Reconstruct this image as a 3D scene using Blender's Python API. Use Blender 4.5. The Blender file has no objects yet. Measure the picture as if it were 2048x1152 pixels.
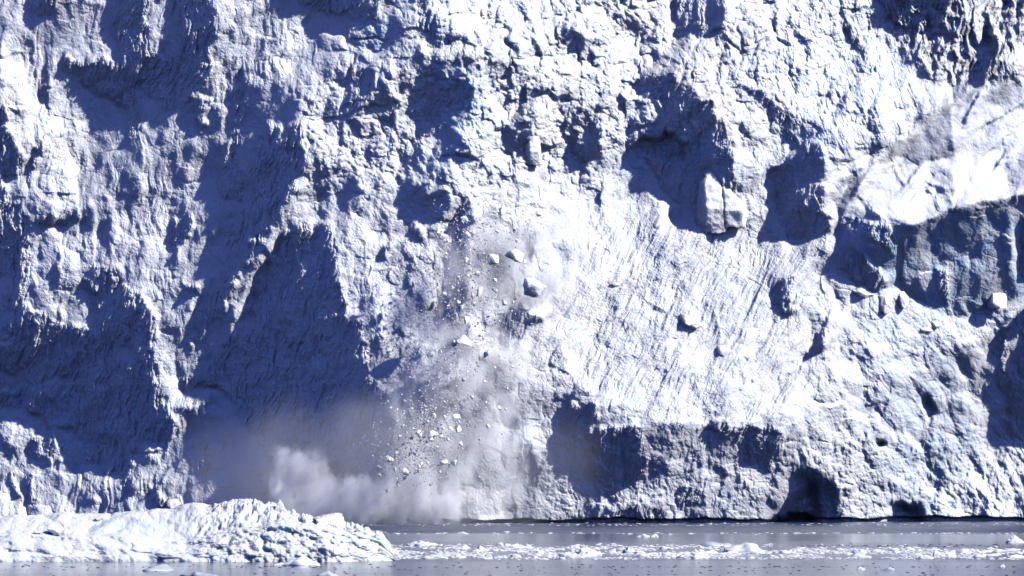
import bpy, math, random
import numpy as np
from mathutils import Vector, Matrix, noise as mnoise
SC = bpy.context.scene
R = math.radians

# ------------------------------------------------------------------ camera, sky, sun, exposure
FPX, CAMH, HOR, DIST = 8000.0, 8.0, 965.0, 800.0      # focal length and horizon in 2048-px units, metres
cam_d = bpy.data.cameras.new("camera")
cam = bpy.data.objects.new("camera", cam_d)
SC.collection.objects.link(cam)
cam.location = (0, 0, CAMH)
cam.rotation_euler = (R(90), 0, 0)
cam_d.sensor_width = 36
cam_d.lens = 36 * FPX / 2048
cam_d.shift_y = (HOR - 576) / 2048
cam_d.clip_start = 1
cam_d.clip_end = 30000
SC.camera = cam

SUN = Vector((0.70, -0.42, 0.58)).normalized()         # towards the sun
elev = math.asin(SUN.z)
azim = math.atan2(SUN.x, SUN.y)                        # clockwise from +Y
world = bpy.data.worlds.new("World")
SC.world = world
world.use_nodes = True
nt = world.node_tree
bg = nt.nodes["Background"]
sky = nt.nodes.new("ShaderNodeTexSky")
sky.sky_type = 'NISHITA'
sky.sun_disc = False
sky.sun_elevation = elev
sky.sun_rotation = azim
sky.air_density = 0.6
sky.dust_density = 0.0
sky.ozone_density = 10.0
bg.inputs[1].default_value = 0.09
tint = nt.nodes.new("ShaderNodeMix"); tint.data_type = 'RGBA'; tint.blend_type = 'MULTIPLY'
tint.inputs[0].default_value = 1.0
tint.inputs[7].default_value = (.98, .76, 1.12, 1)      # deeper, more violet blue of the high clear sky
nt.links.new(sky.outputs[0], tint.inputs[6])
nt.links.new(tint.outputs[2], bg.inputs[0])
sun_d = bpy.data.lights.new("sun", 'SUN')
sun_d.energy = 5.0
sun_d.angle = R(0.5)
sun_d.color = (1.0, 0.98, 0.92)
sun = bpy.data.objects.new("sun", sun_d)
sun.rotation_euler = (-SUN).to_track_quat('-Z', 'Y').to_euler()
sun.location = (300, -100, 400)
SC.collection.objects.link(sun)
SC.view_settings.view_transform = 'Standard'
SC.view_settings.look = 'None'
SC.view_settings.exposure = 0.28
SC.view_settings.gamma = 1
cy = SC.cycles
cy.max_bounces = 14
cy.diffuse_bounces = 0
cy.glossy_bounces = 3
cy.volume_bounces = 12
cy.transparent_max_bounces = 16
cy.volume_step_rate = .5
cy.volume_max_steps = 256
cy.use_denoising = True

# ------------------------------------------------------------------ helpers
def tag(o, label=None, cat=None, group=None, kind=None):
    if label: o["label"] = label
    if cat: o["category"] = cat
    if group: o["group"] = group
    if kind: o["kind"] = kind
    return o

def empty(name, loc=(0, 0, 0)):
    o = bpy.data.objects.new(name, None)
    o.location = loc
    SC.collection.objects.link(o)
    return o

def link_mesh(name, me, mat, parent=None):
    if mat is not None and not me.materials:
        me.materials.append(mat)
    o = bpy.data.objects.new(name, me)
    SC.collection.objects.link(o)
    if parent is not None:
        o.parent = parent
    return o

def raw_mesh(name, co, faces, smooth=False):
    """co (n,3), faces (m,k) numpy arrays"""
    me = bpy.data.meshes.new(name)
    n, (m, k) = len(co), faces.shape
    me.vertices.add(n)
    me.vertices.foreach_set("co", np.ascontiguousarray(co, dtype=np.float32).ravel())
    me.loops.add(m * k)
    me.loops.foreach_set("vertex_index", np.ascontiguousarray(faces, dtype=np.int32).ravel())
    me.polygons.add(m)
    me.polygons.foreach_set("loop_start", np.arange(0, m * k, k, dtype=np.int32))
    me.polygons.foreach_set("use_smooth", np.full(m, smooth, dtype=bool))
    me.update(calc_edges=True)
    return me

def ray(u, v, Y):
    """world point at photo direction (u, v) and depth Y"""
    return (u - 1024) / FPX * Y, Y, CAMH + (HOR - v) / FPX * Y

_rs = np.random.RandomState(7)
_TAB = _rs.rand(4, 256, 256).astype(np.float32)
def perlin(x, y, seed=0):
    x = x + seed * 17.31; y = y + seed * 9.73
    xi = np.floor(x).astype(np.int32); yi = np.floor(y).astype(np.int32)
    fx = (x - xi).astype(np.float32); fy = (y - yi).astype(np.float32)
    A = _TAB[seed % 4] * (2 * np.pi)
    def g(ix, iy, dx, dy):
        a = A[(xi + ix) & 255, (yi + iy) & 255]
        return np.cos(a) * dx + np.sin(a) * dy
    sx = fx * fx * fx * (fx * (fx * 6 - 15) + 10); sy = fy * fy * fy * (fy * (fy * 6 - 15) + 10)
    n0 = g(0, 0, fx, fy) * (1 - sx) + g(1, 0, fx - 1, fy) * sx
    n1 = g(0, 1, fx, fy - 1) * (1 - sx) + g(1, 1, fx - 1, fy - 1) * sx
    return (n0 * (1 - sy) + n1 * sy) * 1.45
def fbm(x, y, octv=4, seed=0, gain=.5, ridged=False):
    out = 0; a = 1.0
    for i in range(octv):
        n = perlin(x, y, seed + i)
        if ridged: n = 1 - 2 * np.abs(n)
        out = out + a * n
        x = x * 2.03 + 3.1; y = y * 2.03 - 1.7; a *= gain
    return out
def facets(x, y, seed=0, tilt=.8, step=.5):
    """broken-block relief: nearest-cell tilted planes; also the distance to the cell's edge"""
    xi = np.floor(x).astype(np.int32); yi = np.floor(y).astype(np.int32)
    f1 = np.full(x.shape, 9., np.float32); f2 = f1.copy(); h = np.zeros(x.shape, np.float32)
    T0, T1, T2, T3 = _TAB[seed % 4], _TAB[(seed + 1) % 4], _TAB[(seed + 2) % 4], _TAB[(seed + 3) % 4]
    so = seed * 37
    for dx in (-1, 0, 1):
        for dy in (-1, 0, 1):
            cx = xi + dx; cy_ = yi + dy
            a, b = (cx + so) & 255, (cy_ + so * 3) & 255
            px = cx + T0[a, b] - x; py = cy_ + T1[a, b] - y
            d = px * px + py * py
            r = T2[a, b]; q = T3[a, b]
            hh = step * (r - .5) + tilt * ((r - .5) * 2 * px + (q - .5) * 2 * py)
            near = d < f1
            f2 = np.where(near, f1, np.minimum(f2, d))
            h = np.where(near, hh, h)
            f1 = np.where(near, d, f1)
    return h.astype(np.float32), (np.sqrt(f2) - np.sqrt(f1)).astype(np.float32)
def lumps(x, y, seed=0, r2=.55):
    """heaped rounded blocks: the union of many domes"""
    xi = np.floor(x).astype(np.int32); yi = np.floor(y).astype(np.int32)
    out = np.full(x.shape, -1., np.float32)
    T0, T1, T2, T3 = _TAB[seed % 4], _TAB[(seed + 1) % 4], _TAB[(seed + 2) % 4], _TAB[(seed + 3) % 4]
    so = seed * 53 + 11
    for dx in (-1, 0, 1):
        for dy in (-1, 0, 1):
            cx = xi + dx; cy_ = yi + dy
            a, b = (cx + so) & 255, (cy_ + so * 3) & 255
            px = x - cx - T0[a, b]; py = y - cy_ - T1[a, b]
            r = T2[a, b]; q = T3[a, b]
            k = .45 + .55 * r
            d2 = np.maximum(px * px, py * py) * .55 + (px * px + py * py) * .45
            out = np.maximum(out, k * (1 - d2 / (r2 * k)) + .45 * ((q - .5) * px + (r - .5) * py) - 7 * np.maximum(np.maximum(np.abs(px), np.abs(py)) - .8, 0))
    out = np.maximum(out, -.3)
    return out.astype(np.float32)
def shards(x, y, seed=0, side=1.6, tilt=.5, r0=.22):
    """angular blocks with tilted flat tops heaped against each other (continuous)"""
    xi = np.floor(x).astype(np.int32); yi = np.floor(y).astype(np.int32)
    out = np.full(x.shape, -2., np.float32)
    T0, T1, T2, T3 = _TAB[seed % 4], _TAB[(seed + 1) % 4], _TAB[(seed + 2) % 4], _TAB[(seed + 3) % 4]
    so = seed * 71 + 5
    for dx in (-1, 0, 1):
        for dy in (-1, 0, 1):
            cx = xi + dx; cy_ = yi + dy
            a, b = (cx + so) & 255, (cy_ + so * 3) & 255
            px = x - cx - T0[a, b]; py = y - cy_ - T1[a, b]
            r = T2[a, b]; q = T3[a, b]
            ang = q * 6.28 + r * 2.0
            c_, s_ = np.cos(ang), np.sin(ang)
            u_ = px * c_ + py * s_; w_ = -px * s_ + py * c_
            n_ = np.maximum(np.maximum(np.abs(u_) * (.8 + .5 * r), np.abs(w_) * (1.3 - .5 * r)), np.abs(u_ * .7 + w_ * .6))
            out = np.maximum(out, .8 * r + tilt * ((r * 7 % 1 - .5) * 2 * px + (q * 5 % 1 - .5) * 2 * py) - side * np.maximum(n_ - r0, 0) - 7 * np.maximum(np.maximum(np.abs(px), np.abs(py)) - .8, 0))
    out = np.maximum(out, -.3)
    return out.astype(np.float32)
def blur(a, r):
    """separable gaussian by FFT-free box passes"""
    r = int(round(r))
    if r < 1: return a
    for _ in range(2):
        for ax in (0, 1):
            c = np.cumsum(np.pad(a, [(r + 1, r) if i == ax else (0, 0) for i in (0, 1)], mode='edge'), axis=ax, dtype=np.float64)
            n = a.shape[ax]
            hi = np.take(c, np.arange(2 * r + 1, 2 * r + 1 + n), axis=ax)
            lo = np.take(c, np.arange(0, n), axis=ax)
            a = (hi - lo) / (2 * r + 1)
    return a.astype(np.float32)
def inpoly(U, V, poly):
    """even-odd test"""
    m = np.zeros(U.shape, bool)
    P = np.array(poly, float)
    x0, y0 = P.min(0) - 1; x1, y1 = P.max(0) + 1
    sel = (U > x0) & (U < x1) & (V > y0) & (V < y1)
    u = U[sel]; v = V[sel]; r = np.zeros(u.shape, bool)
    j = len(P) - 1
    for i in range(len(P)):
        xi_, yi_ = P[i]; xj, yj = P[j]
        if yi_ != yj:
            c = ((yi_ > v) != (yj > v)) & (u < (xj - xi_) * (v - yi_) / (yj - yi_) + xi_)
            r ^= c
        j = i
    m[sel] = r
    return m
def sstep(a, b, x):
    t = np.clip((x - a) / (b - a), 0, 1)
    return t * t * (3 - 2 * t)

# ------------------------------------------------------------------ materials
def nodes_of(name):
    m = bpy.data.materials.new(name)
    m.use_nodes = True
    return m, m.node_tree.nodes, m.node_tree.links, m.node_tree.nodes["Principled BSDF"]
def ice_material(name, base, deep, sss=0, rough=.55, bump=.35, scale=1.0, attrs=False, spec=.25, grime=(.17, .145, .12)):
    m, N, L, b = nodes_of(name)
    tc = N.new("ShaderNodeTexCoord")
    src = tc.outputs["Object"]
    n1 = N.new("ShaderNodeTexNoise"); n1.inputs["Scale"].default_value = .08 * scale
    n1.inputs["Detail"].default_value = 6
    L.new(src, n1.inputs["Vector"])
    r1 = N.new("ShaderNodeValToRGB")
    r1.color_ramp.elements[0].position = .38; r1.color_ramp.elements[0].color = (*base, 1)
    r1.color_ramp.elements[1].position = .78; r1.color_ramp.elements[1].color = (*deep, 1)
    L.new(n1.outputs[0], r1.inputs[0])
    col = r1.outputs[0]
    if attrs:
        for an, c in (("blue", (.54, .70, .88)), ("dirt", grime)):
            at = N.new("ShaderNodeAttribute"); at.attribute_name = an
            mx = N.new("ShaderNodeMix"); mx.data_type = 'RGBA'
            mx.inputs[7].default_value = (*c, 1)
            L.new(at.outputs["Fac"], mx.inputs[0]); L.new(col, mx.inputs[6])
            col = mx.outputs[2]
    L.new(col, b.inputs["Base Color"])
    b.inputs["Roughness"].default_value = rough
    b.inputs["Specular IOR Level"].default_value = spec
    if sss:
        b.inputs["Subsurface Weight"].default_value = sss[0]
        b.inputs["Subsurface Scale"].default_value = sss[1]
        b.inputs["Subsurface Radius"].default_value = sss[2] if len(sss) > 2 else (.55, .75, 1.0)
    n2 = N.new("ShaderNodeTexNoise"); n2.inputs["Scale"].default_value = 2.2 * scale
    n2.inputs["Detail"].default_value = 5; n2.inputs["Roughness"].default_value = .65
    L.new(src, n2.inputs["Vector"])
    bp = N.new("ShaderNodeBump"); bp.inputs["Strength"].default_value = bump
    bp.inputs["Distance"].default_value = .35 / scale
    L.new(n2.outputs[0], bp.inputs["Height"]); L.new(bp.outputs[0], b.inputs["Normal"])
    return m
M_GLACIER = ice_material("glacier_ice", (.79, .80, .85), (.73, .775, .86), sss=(.45, 1.0), attrs=True)
M_BERG = ice_material("iceberg_ice", (.73, .74, .77), (.62, .67, .72), sss=(.7, .8), scale=6, attrs=True, rough=.65, spec=.15, bump=.9)
M_FLOE = ice_material("floe_ice", (.80, .80, .84), (.62, .68, .76), sss=(.5, .4), scale=9, rough=.4, spec=.4)
M_FLOE_GREY = ice_material("grey_floe_ice", (.50, .53, .60), (.38, .44, .52), scale=9, rough=.3, spec=.45)
M_CHUNK = ice_material("falling_ice", (.88, .88, .92), (.84, .86, .92), sss=(.75, 1.0, (.95, 1, 1)), scale=2, bump=.2)

def water_material():
    m, N, L, b = nodes_of("sea_water")
    b.inputs["Base Color"].default_value = (.020, .036, .095, 1)
    b.inputs["IOR"].default_value = 1.33
    geo = N.new("ShaderNodeNewGeometry")
    sep = N.new("ShaderNodeSeparateXYZ"); L.new(geo.outputs["Position"], sep.inputs[0])
    def nz(sx, sy, det, seed):
        mp = N.new("ShaderNodeMapping"); mp.inputs["Scale"].default_value = (sx, sy, 1)
        mp.inputs["Location"].default_value = (seed, seed * 2.3, 0)
        L.new(geo.outputs["Position"], mp.inputs[0])
        n = N.new("ShaderNodeTexNoise"); n.inputs["Scale"].default_value = 1; n.inputs["Detail"].default_value = det
        L.new(mp.outputs[0], n.inputs["Vector"]); return n.outputs[0]
    def math_(op, a, b_=None, c=None):
        q = N.new("ShaderNodeMath"); q.operation = op
        for i, x in enumerate((a, b_, c)):
            if x is None: continue
            if isinstance(x, (int, float)): q.inputs[i].default_value = x
            else: L.new(x, q.inputs[i])
        return q.outputs[0]
    # wind lanes: which stretches of the water are ruffled
    wob = math_('MULTIPLY', math_('SUBTRACT', nz(.012, .004, 3, 5), .5), 40)
    yy = math_('ADD', sep.outputs[1], wob)
    rp = N.new("ShaderNodeValToRGB")
    cr = rp.color_ramp
    L.new(math_('DIVIDE', yy, 1000), rp.inputs[0])
    stops = [(0, .25), (.395, .22), (.41, .45), (.43, .35), (.53, .3), (.545, .18), (.620, .18), (.640, .95), (.9, .95)]
    cr.elements[0].position = 0; cr.elements[1].position = 1
    for p_, v_ in stops[1:]:
        e = cr.elements.new(p_); e.color = (v_, v_, v_, 1)
    cr.elements[0].color = (.25, .25, .25, 1); cr.elements[-1].color = (.95, .95, .95, 1)
    ruf = rp.outputs[0]
    streak = nz(.035, .16, 4, 1)
    ruf2 = math_('MULTIPLY', ruf, math_('ADD', math_('MULTIPLY', streak, 1.6), .2))
    fine = nz(1.3, .9, 4, 2)
    big = nz(.12, .22, 3, 9)
    hgt = math_('ADD', math_('MULTIPLY', fine, math_('MULTIPLY', ruf2, .75)), math_('MULTIPLY', big, .10))
    bp = N.new("ShaderNodeBump"); bp.inputs["Distance"].default_value = 1.0; bp.inputs["Strength"].default_value = .6
    L.new(hgt, bp.inputs["Height"]); L.new(bp.outputs[0], b.inputs["Normal"])
    L.new(math_('MULTIPLY_ADD', ruf2, .22, .06), b.inputs["Roughness"])
    return m
M_WATER = water_material()

# ------------------------------------------------------------------ the glacier's relief
# Lit amount of the large planes of the ice face (1 = turned to the sun, 0 = turned away), outlines in
# photo pixels.  The relief is integrated from these slopes, so every plane is real, tilted geometry.
D = 0.0
PL = [
 # broad planes
 (.27, [(-300,-300),(640,-300),(600,300),(600,420),(640,700),(500,1080),(-300,1080)]),
 (.42, [(430,0),(830,-50),(900,300),(640,330),(590,240),(560,150),(430,200)]),
 (.56, [(620,300),(700,240),(900,260),(1140,330),(1130,600),(1060,900),(1000,1060),(820,1060),(800,820),(735,720),(690,570),(660,440),(600,420)]),
 (.86, [(820,-300),(1750,-300),(1800,100),(1960,160),(1680,400),(1560,330),(1450,240),(1300,150),(1180,240),(1130,330),(960,330),(900,240),(960,200),(945,110),(850,110)]),
 (.62, [(1120,240),(1290,180),(1320,240),(1290,380),(1250,430),(1190,440),(1130,330)]),
 (.78, [(1180,540),(1180,430),(1250,400),(1350,430),(1560,480),(1680,470),(1660,540),(1600,620),(1640,700),(1590,830),(1480,850),(1330,860),(1270,820),(1160,770),(1060,740),(1090,640),(1130,590)]),
 (.55, [(1450,240),(1500,180),(1650,260),(1560,330),(1545,400),(1570,480),(1480,440),(1470,320)]),
 (.80, [(1460,230),(1540,215),(1600,290),(1545,400),(1530,440),(1490,380)]),
 (.72, [(1640,480),(1690,560),(1850,600),(1990,640),(2000,800),(1900,900),(1900,1060),(1650,1060),(1570,860),(1650,700),(1660,600)]),
 (.36, [(1130,780),(1280,840),(1480,860),(1590,850),(1640,960),(1640,1060),(1000,1060),(1060,780)]),
 (.48, [(1850,700),(2300,640),(2300,1080),(1800,1080),(1840,900)]),
 (.86, [(1680,405),(1740,330),(1960,160),(2300,120),(2300,380),(2048,388),(1900,418),(1830,450),(1740,422)]),
 (.93, [(1840,330),(2048,290),(2048,385),(1900,418),(1830,448),(1780,420)]),
 (.58, [(1800,330),(1830,240),(1900,205),(1905,280),(1880,320)]),
 (.85, [(1765,-100),(2300,-300),(2300,150),(1960,150),(1850,150),(1790,60)]),
 (.21, [(1678,450),(1740,422),(1785,450),(1834,450),(1921,411),(2048,387),(2300,370),(2300,560),(2048,590),(1917,637),(1850,610),(1800,575),(1747,581),(1692,557),(1667,519)]),
 (.30, [(1835,470),(1910,470),(1930,560),(1900,630),(1850,600),(1810,560)]),
 # left wall
 (.56, [(0,180),(60,170),(120,220),(160,330),(150,420),(60,410),(20,330),(20,220)]),
 (.92, [(0,85),(20,100),(55,170),(60,215),(30,185),(0,150)]),
 (.85, [(100,250),(135,290),(150,400),(110,410),(95,330)]),
 (.36, [(140,190),(260,210),(330,300),(350,440),(330,560),(260,560),(180,430),(150,330)]),
 (.50, [(600,120),(700,100),(700,240),(620,260)]),
 (.55, [(0,812),(80,832),(100,860),(165,885),(160,930),(240,950),(250,1060),(-50,1060)]),
 (.75, [(302,665),(330,680),(350,760),(420,780),(440,830),(345,815),(318,760)]),
 (.60, [(264,890),(290,880),(333,895),(325,940),(300,1000),(310,1060),(250,1060),(262,960)]),
 (.40, [(345,830),(380,840),(400,930),(480,960),(520,1060),(310,1060),(330,930)]),
 (.30, [(480,140),(600,100),(600,240),(520,260)]),
 (.62, [(540,60),(610,50),(615,100),(560,170),(500,170),(520,90)]),
 (.34, [(350,400),(480,400),(450,560),(400,740),(360,750),(340,640)]),
 (.42, [(372,560),(392,560),(396,650),(370,690),(352,640)]),
 # dark planes, turned away from the sun
 (D, [(365,-60),(428,-60),(428,70),(425,135),(402,180),(368,208),(347,222),(322,212),(300,195),(258,205),(215,203),(178,172),(150,155),(125,130),(135,108),(170,125),(190,120),(240,115),(240,90),(215,45),(228,20),(245,-60),(292,-60),(296,50),(305,100),(330,115),(345,60),(342,0)]),
 (D, [(66,-60),(110,-60),(120,20),(85,35),(66,20)]),
 (D, [(-300,190),(15,210),(20,262),(40,300),(53,315),(35,345),(10,350),(20,400),(45,410),(62,445),(65,520),(60,590),(50,660),(15,680),(12,600),(18,560),(-300,560)]),
 (D, [(90,130),(97,125),(108,200),(100,190)]),
 (D, [(101,257),(70,300),(57,333),(62,382),(75,312)]),
 (D, [(260,205),(288,194),(288,222),(278,257),(264,285),(255,278),(260,243)]),
 (D, [(389,198),(423,187),(413,243),(399,267),(385,240)]),
 (D, [(472,139),(486,139),(493,194),(486,243),(483,312),(486,400),(448,400),(441,333),(462,243),(470,180)]),
 (D, [(590,246),(604,250),(604,278),(621,312),(615,333),(601,351),(597,371),(597,380),(573,418),(535,460),(503,515),(483,543),(465,588),(417,658),(375,710),(354,748),(347,772),(365,740),(372,690),(400,650),(425,590),(450,540),(440,470),(470,430),(490,400),(497,347),(507,305),(531,257),(542,236),(570,257)]),
 (D, [(590,456),(635,432),(660,446),(672,526),(689,581),(694,644),(715,640),(732,685),(732,731),(763,776),(802,811),(800,850),(800,960),(740,1060),(560,1060),(540,930),(500,870),(470,810),(440,775),(350,777),(400,740),(445,690),(470,640),(505,600),(528,550),(545,510),(570,470)]),
 (.24, [(480,840),(560,930),(580,1060),(440,1060),(440,960),(400,900),(400,840)]),
 (D, [(187,519),(222,543),(264,571),(288,595),(305,620),(307,661),(309,727),(312,752),(323,794),(347,818),(351,849),(344,891),(326,925),(312,967),(302,1000),(253,1040),(241,988),(240,946),(215,946),(184,933),(163,925),(170,891),(167,877),(132,860),(104,856),(80,828),(0,808),(-300,800),(-300,690),(20,690),(57,600),(75,622),(130,650),(190,655),(180,620),(200,600),(172,560),(170,545)]),
 (.62, [(264,890),(290,880),(333,895),(325,940),(300,1000),(310,1060),(255,1060),(262,960)]),
 (.45, [(243,690),(258,680),(267,727),(252,715)]),
 (.40, [(0,741),(40,745),(60,780),(20,790),(0,785)]),
 (.40, [(90,760),(140,755),(135,785),(115,800),(125,850),(112,850)]),
 (D, [(70,439),(104,422),(180,436),(170,453),(121,446),(80,456)]),
 (D, [(115,472),(140,470),(150,495),(133,505)]),
 (D, [(158,520),(172,497),(180,520),(165,545),(145,545)]),
 (D, [(365,553),(406,574),(400,588),(378,581)]),
 (D, [(350,439),(382,425),(382,470),(365,488),(361,533),(347,474)]),
 (D, [(854,167),(937,156),(944,194),(916,215),(885,240),(847,240),(857,205)]),
 (.20, [(850,132),(940,110),(937,156),(854,167)]),
 (D, [(840,257),(875,250),(902,260),(853,278)]),
 (.82, [(930,340),(1010,330),(1140,350),(1190,430),(1180,540),(1110,600),(1060,700),(960,700),(930,600)]),
 (.62, [(840,760),(900,640),(1060,700),(1060,780),(1010,900),(1000,1060),(820,1060),(805,860)]),
 (.60, [(1130,770),(1060,780),(1040,830),(1050,900),(1090,900),(1130,870)]),
 (.04, [(922,385),(945,440),(940,520),(935,590),(925,640),(890,665),(862,640),(890,560),(905,480),(912,420)]),
 (.06, [(812,800),(860,772),(892,765),(880,800),(850,860),(800,900),(795,850)]),
 (.10, [(1000,640),(1040,610),(1080,640),(1040,680),(1005,690)]),
 (.12, [(1045,460),(1060,440),(1075,500),(1060,520)]),
 (.72, [(603,388),(640,436),(592,452),(566,478),(545,515),(528,556),(500,615),(482,655),(462,690),(470,628),(488,580),(508,530),(535,478),(575,425)]),
 (.16, [(1672,427),(1704,352),(1768,305),(1858,232),(1902,198),(1930,175),(1932,186),(1908,211),(1863,250),(1779,316),(1736,340),(1714,388),(1686,427)]),
 (.85, [(1712,391),(1734,342),(1773,313),(1790,368),(1801,397),(1768,447),(1745,425)]),
 (.45, [(1801,283),(1902,215),(1908,312),(1835,329),(1785,310)]),
 (.90, [(1801,408),(1835,363),(1863,385),(1876,425),(1835,447),(1796,441)]),
 (.72, [(1935,262),(1985,240),(1990,300),(1950,320),(1928,300)]),
 (.62, [(2000,170),(2060,160),(2050,215),(2010,225),(1985,200)]),
 (.90, [(1900,330),(1980,345),(1960,400),(1910,408),(1890,370)]),
 (.66, [(2005,330),(2070,300),(2070,350),(2020,375)]),
 (.74, [(1915,200),(1950,175),(1935,225),(1915,262),(1905,240)]),
 (.70, [(1868,345),(1900,335),(1915,380),(1890,410),(1872,385)]),
 (D, [(1678,490),(1717,500),(1757,534),(1781,576),(1740,584),(1689,548)]),
 (.10, [(1684,430),(1779,450),(1801,481),(1790,514),(1717,470)]),
 (.50, [(1706,464),(1779,500),(1775,512),(1710,476)]),
 (.60, [(1773,542),(1796,537),(1792,576),(1776,579)]),
 (.36, [(1813,537),(1863,542),(1863,582),(1818,587)]),
 (.08, [(1869,537),(1902,542),(1902,627),(1874,565)]),
 (.30, [(1908,514),(2026,514),(2015,593),(1964,593),(1919,638)]),
 (.15, [(1836,452),(1921,418),(2300,378),(2300,450),(2043,464),(1914,503),(1852,492)]),
 (.85, [(2023,440),(2041,514),(2030,565),(2016,545),(2026,500),(2014,460)]),
 (.05, [(2045,430),(2300,420),(2300,560),(2045,560)]),
 (D, [(1372,372),(1402,352),(1404,430),(1390,425)]),
 (.45, [(1114,45),(1149,62),(1135,87),(1112,76)]),
 (.55, [(1145,69),(1194,80),(1201,101),(1142,101)]),
 (.50, [(1253,45),(1270,45),(1326,87),(1315,108),(1288,101),(1253,62)]),
 (.55, [(958,122),(1027,128),(1013,146),(982,163),(965,153)]),
 (.70, [(1006,163),(1062,167),(1104,177),(1062,198),(1041,201),(1031,181)]),
 (.95, [(1020,215),(1048,208),(1065,226),(1055,243),(1024,240)]),
 (.35, [(982,281),(1027,281),(1024,312),(992,302)]),
 (.42, [(1031,250),(1065,243),(1062,278),(1041,312),(1027,295)]),
 (.58, [(1097,184),(1166,194),(1166,243),(1114,236)]),
 (.35, [(812,194),(846,187),(850,215),(812,246)]),
 (.28, [(888,215),(944,208),(951,250),(902,257)]),
 (.58, [(68,455),(150,450),(185,505),(172,560),(192,635),(130,640),(85,610),(70,560)]),
 (.52, [(195,400),(345,400),(338,560),(312,640),(292,600),(225,530),(190,500)]),
 (.80, [(312,668),(335,690),(352,745),(372,775),(345,800),(325,770)]),
 (.25, [(1348,-60),(1448,-60),(1448,60),(1420,74),(1350,72)]),
 (.08, [(1681,28),(1705,50),(1735,97),(1753,142),(1743,147),(1715,100),(1690,60)]),
 (.60, [(1712,222),(1758,240),(1758,262),(1735,258)]),
 (.35, [(829,167),(857,170),(857,215),(826,245),(812,220)]),
 (.40, [(978,250),(1030,245),(1028,310),(990,312)]),
 (.72, [(940,108),(958,122),(988,208),(972,262),(946,240),(944,194)]),
 (.28, [(715,380),(853,375),(895,415),(846,470),(732,456)]),
 (.04, [(812,519),(824,522),(820,585),(810,578)]),
 (.04, [(765,492),(784,474),(776,520),(766,525)]),
 (.04, [(738,695),(757,662),(753,700)]),
 (.10, [(1667,970),(1699,974),(1695,994),(1672,990)]),
 (.10, [(1883,930),(1893,936),(1902,978),(1890,975)]),
 (.05, [(2004,815),(2014,820),(2024,880),(2010,872)]),
 (.10, [(1822,895),(1834,900),(1838,935),(1826,930)]),
 (.10, [(80,868),(121,865),(115,918),(56,918),(66,890)]),
 (.10, [(18,944),(32,938),(38,994),(25,999)]),
 (.10, [(53,950),(62,943),(64,1004),(55,1000)]),
 (.04, [(300,980),(330,956),(328,1012),(304,1008)]),
 (.12, [(387,880),(412,868),(428,962),(400,948)]),
 (.12, [(825,-60),(848,-60),(855,30),(880,35),(885,62),(920,88),(878,92),(858,68),(832,38)]),
 (.05, [(590,-60),(765,-60),(763,38),(732,45),(700,30),(660,28),(600,15)]),
 (.05, [(694,150),(732,132),(745,146),(732,208),(700,240),(680,229)]),
 (.14, [(730,400),(760,375),(830,370),(900,390),(895,440),(840,430),(800,415)]),
 (.10, [(815,452),(850,448),(860,468),(830,475)]),
 (D, [(1173,257),(1194,250),(1200,292),(1183,320),(1135,309)]),
 (D, [(1270,167),(1298,142),(1348,146),(1383,174),(1428,201),(1452,243),(1475,320),(1482,380),(1475,385),(1440,370),(1425,345),(1405,345),(1395,380),(1370,430),(1345,400),(1322,375),(1301,333),(1270,299),(1316,243),(1319,195),(1290,180)]),
 (D, [(1483,170),(1497,167),(1535,198),(1567,222),(1588,271),(1598,288),(1574,288),(1556,257),(1535,215),(1500,194)]),
 (D, [(1591,299),(1615,285),(1643,295),(1645,400),(1660,440),(1660,460),(1640,480),(1610,487),(1570,480),(1560,440),(1545,400),(1552,335)]),
 (.03, [(1747,-60),(1917,-60),(1900,28),(1910,62),(1869,62),(1834,59),(1796,49),(1765,42)]),
 (.03, [(1955,175),(1950,120),(1990,35),(2010,100),(1966,167)]),
 (.10, [(1345,0),(1395,0),(1430,30),(1420,70),(1390,72),(1350,60)]),
 (D, [(1553,560),(1588,547),(1580,588),(1588,623),(1570,630),(1549,606)]),
 (D, [(1653,623),(1650,692),(1622,720),(1608,724),(1633,675),(1643,637)]),
 (D, [(1990,668),(2048,620),(2300,600),(2300,900),(2048,890),(2021,873),(2008,795),(1995,762),(2007,727)]),
 (.55, [(2020,690),(2045,670),(2040,730),(2020,740)]),
 (D, [(1135,804),(1194,804),(1194,839),(1173,873),(1152,884),(1145,919),(1131,912),(1126,839)]),
 (D, [(1201,856),(1284,849),(1284,919),(1315,919),(1288,946),(1270,967),(1249,974),(1225,1012),(1201,974),(1180,932),(1176,901)]),
 (.08, [(1200,1060),(1215,1030),(1270,1008),(1330,1030),(1345,1060)]),
 (.08, [(1410,849),(1435,842),(1463,853),(1528,853),(1570,853),(1574,898),(1542,946),(1504,919),(1476,946),(1470,898),(1449,870)]),
 (.08, [(1355,974),(1404,967),(1404,1012),(1376,1009),(1348,1043)]),
 (.15, [(1860,890),(1900,930),(1930,1000),(1900,990),(1870,940)]),
]

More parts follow.
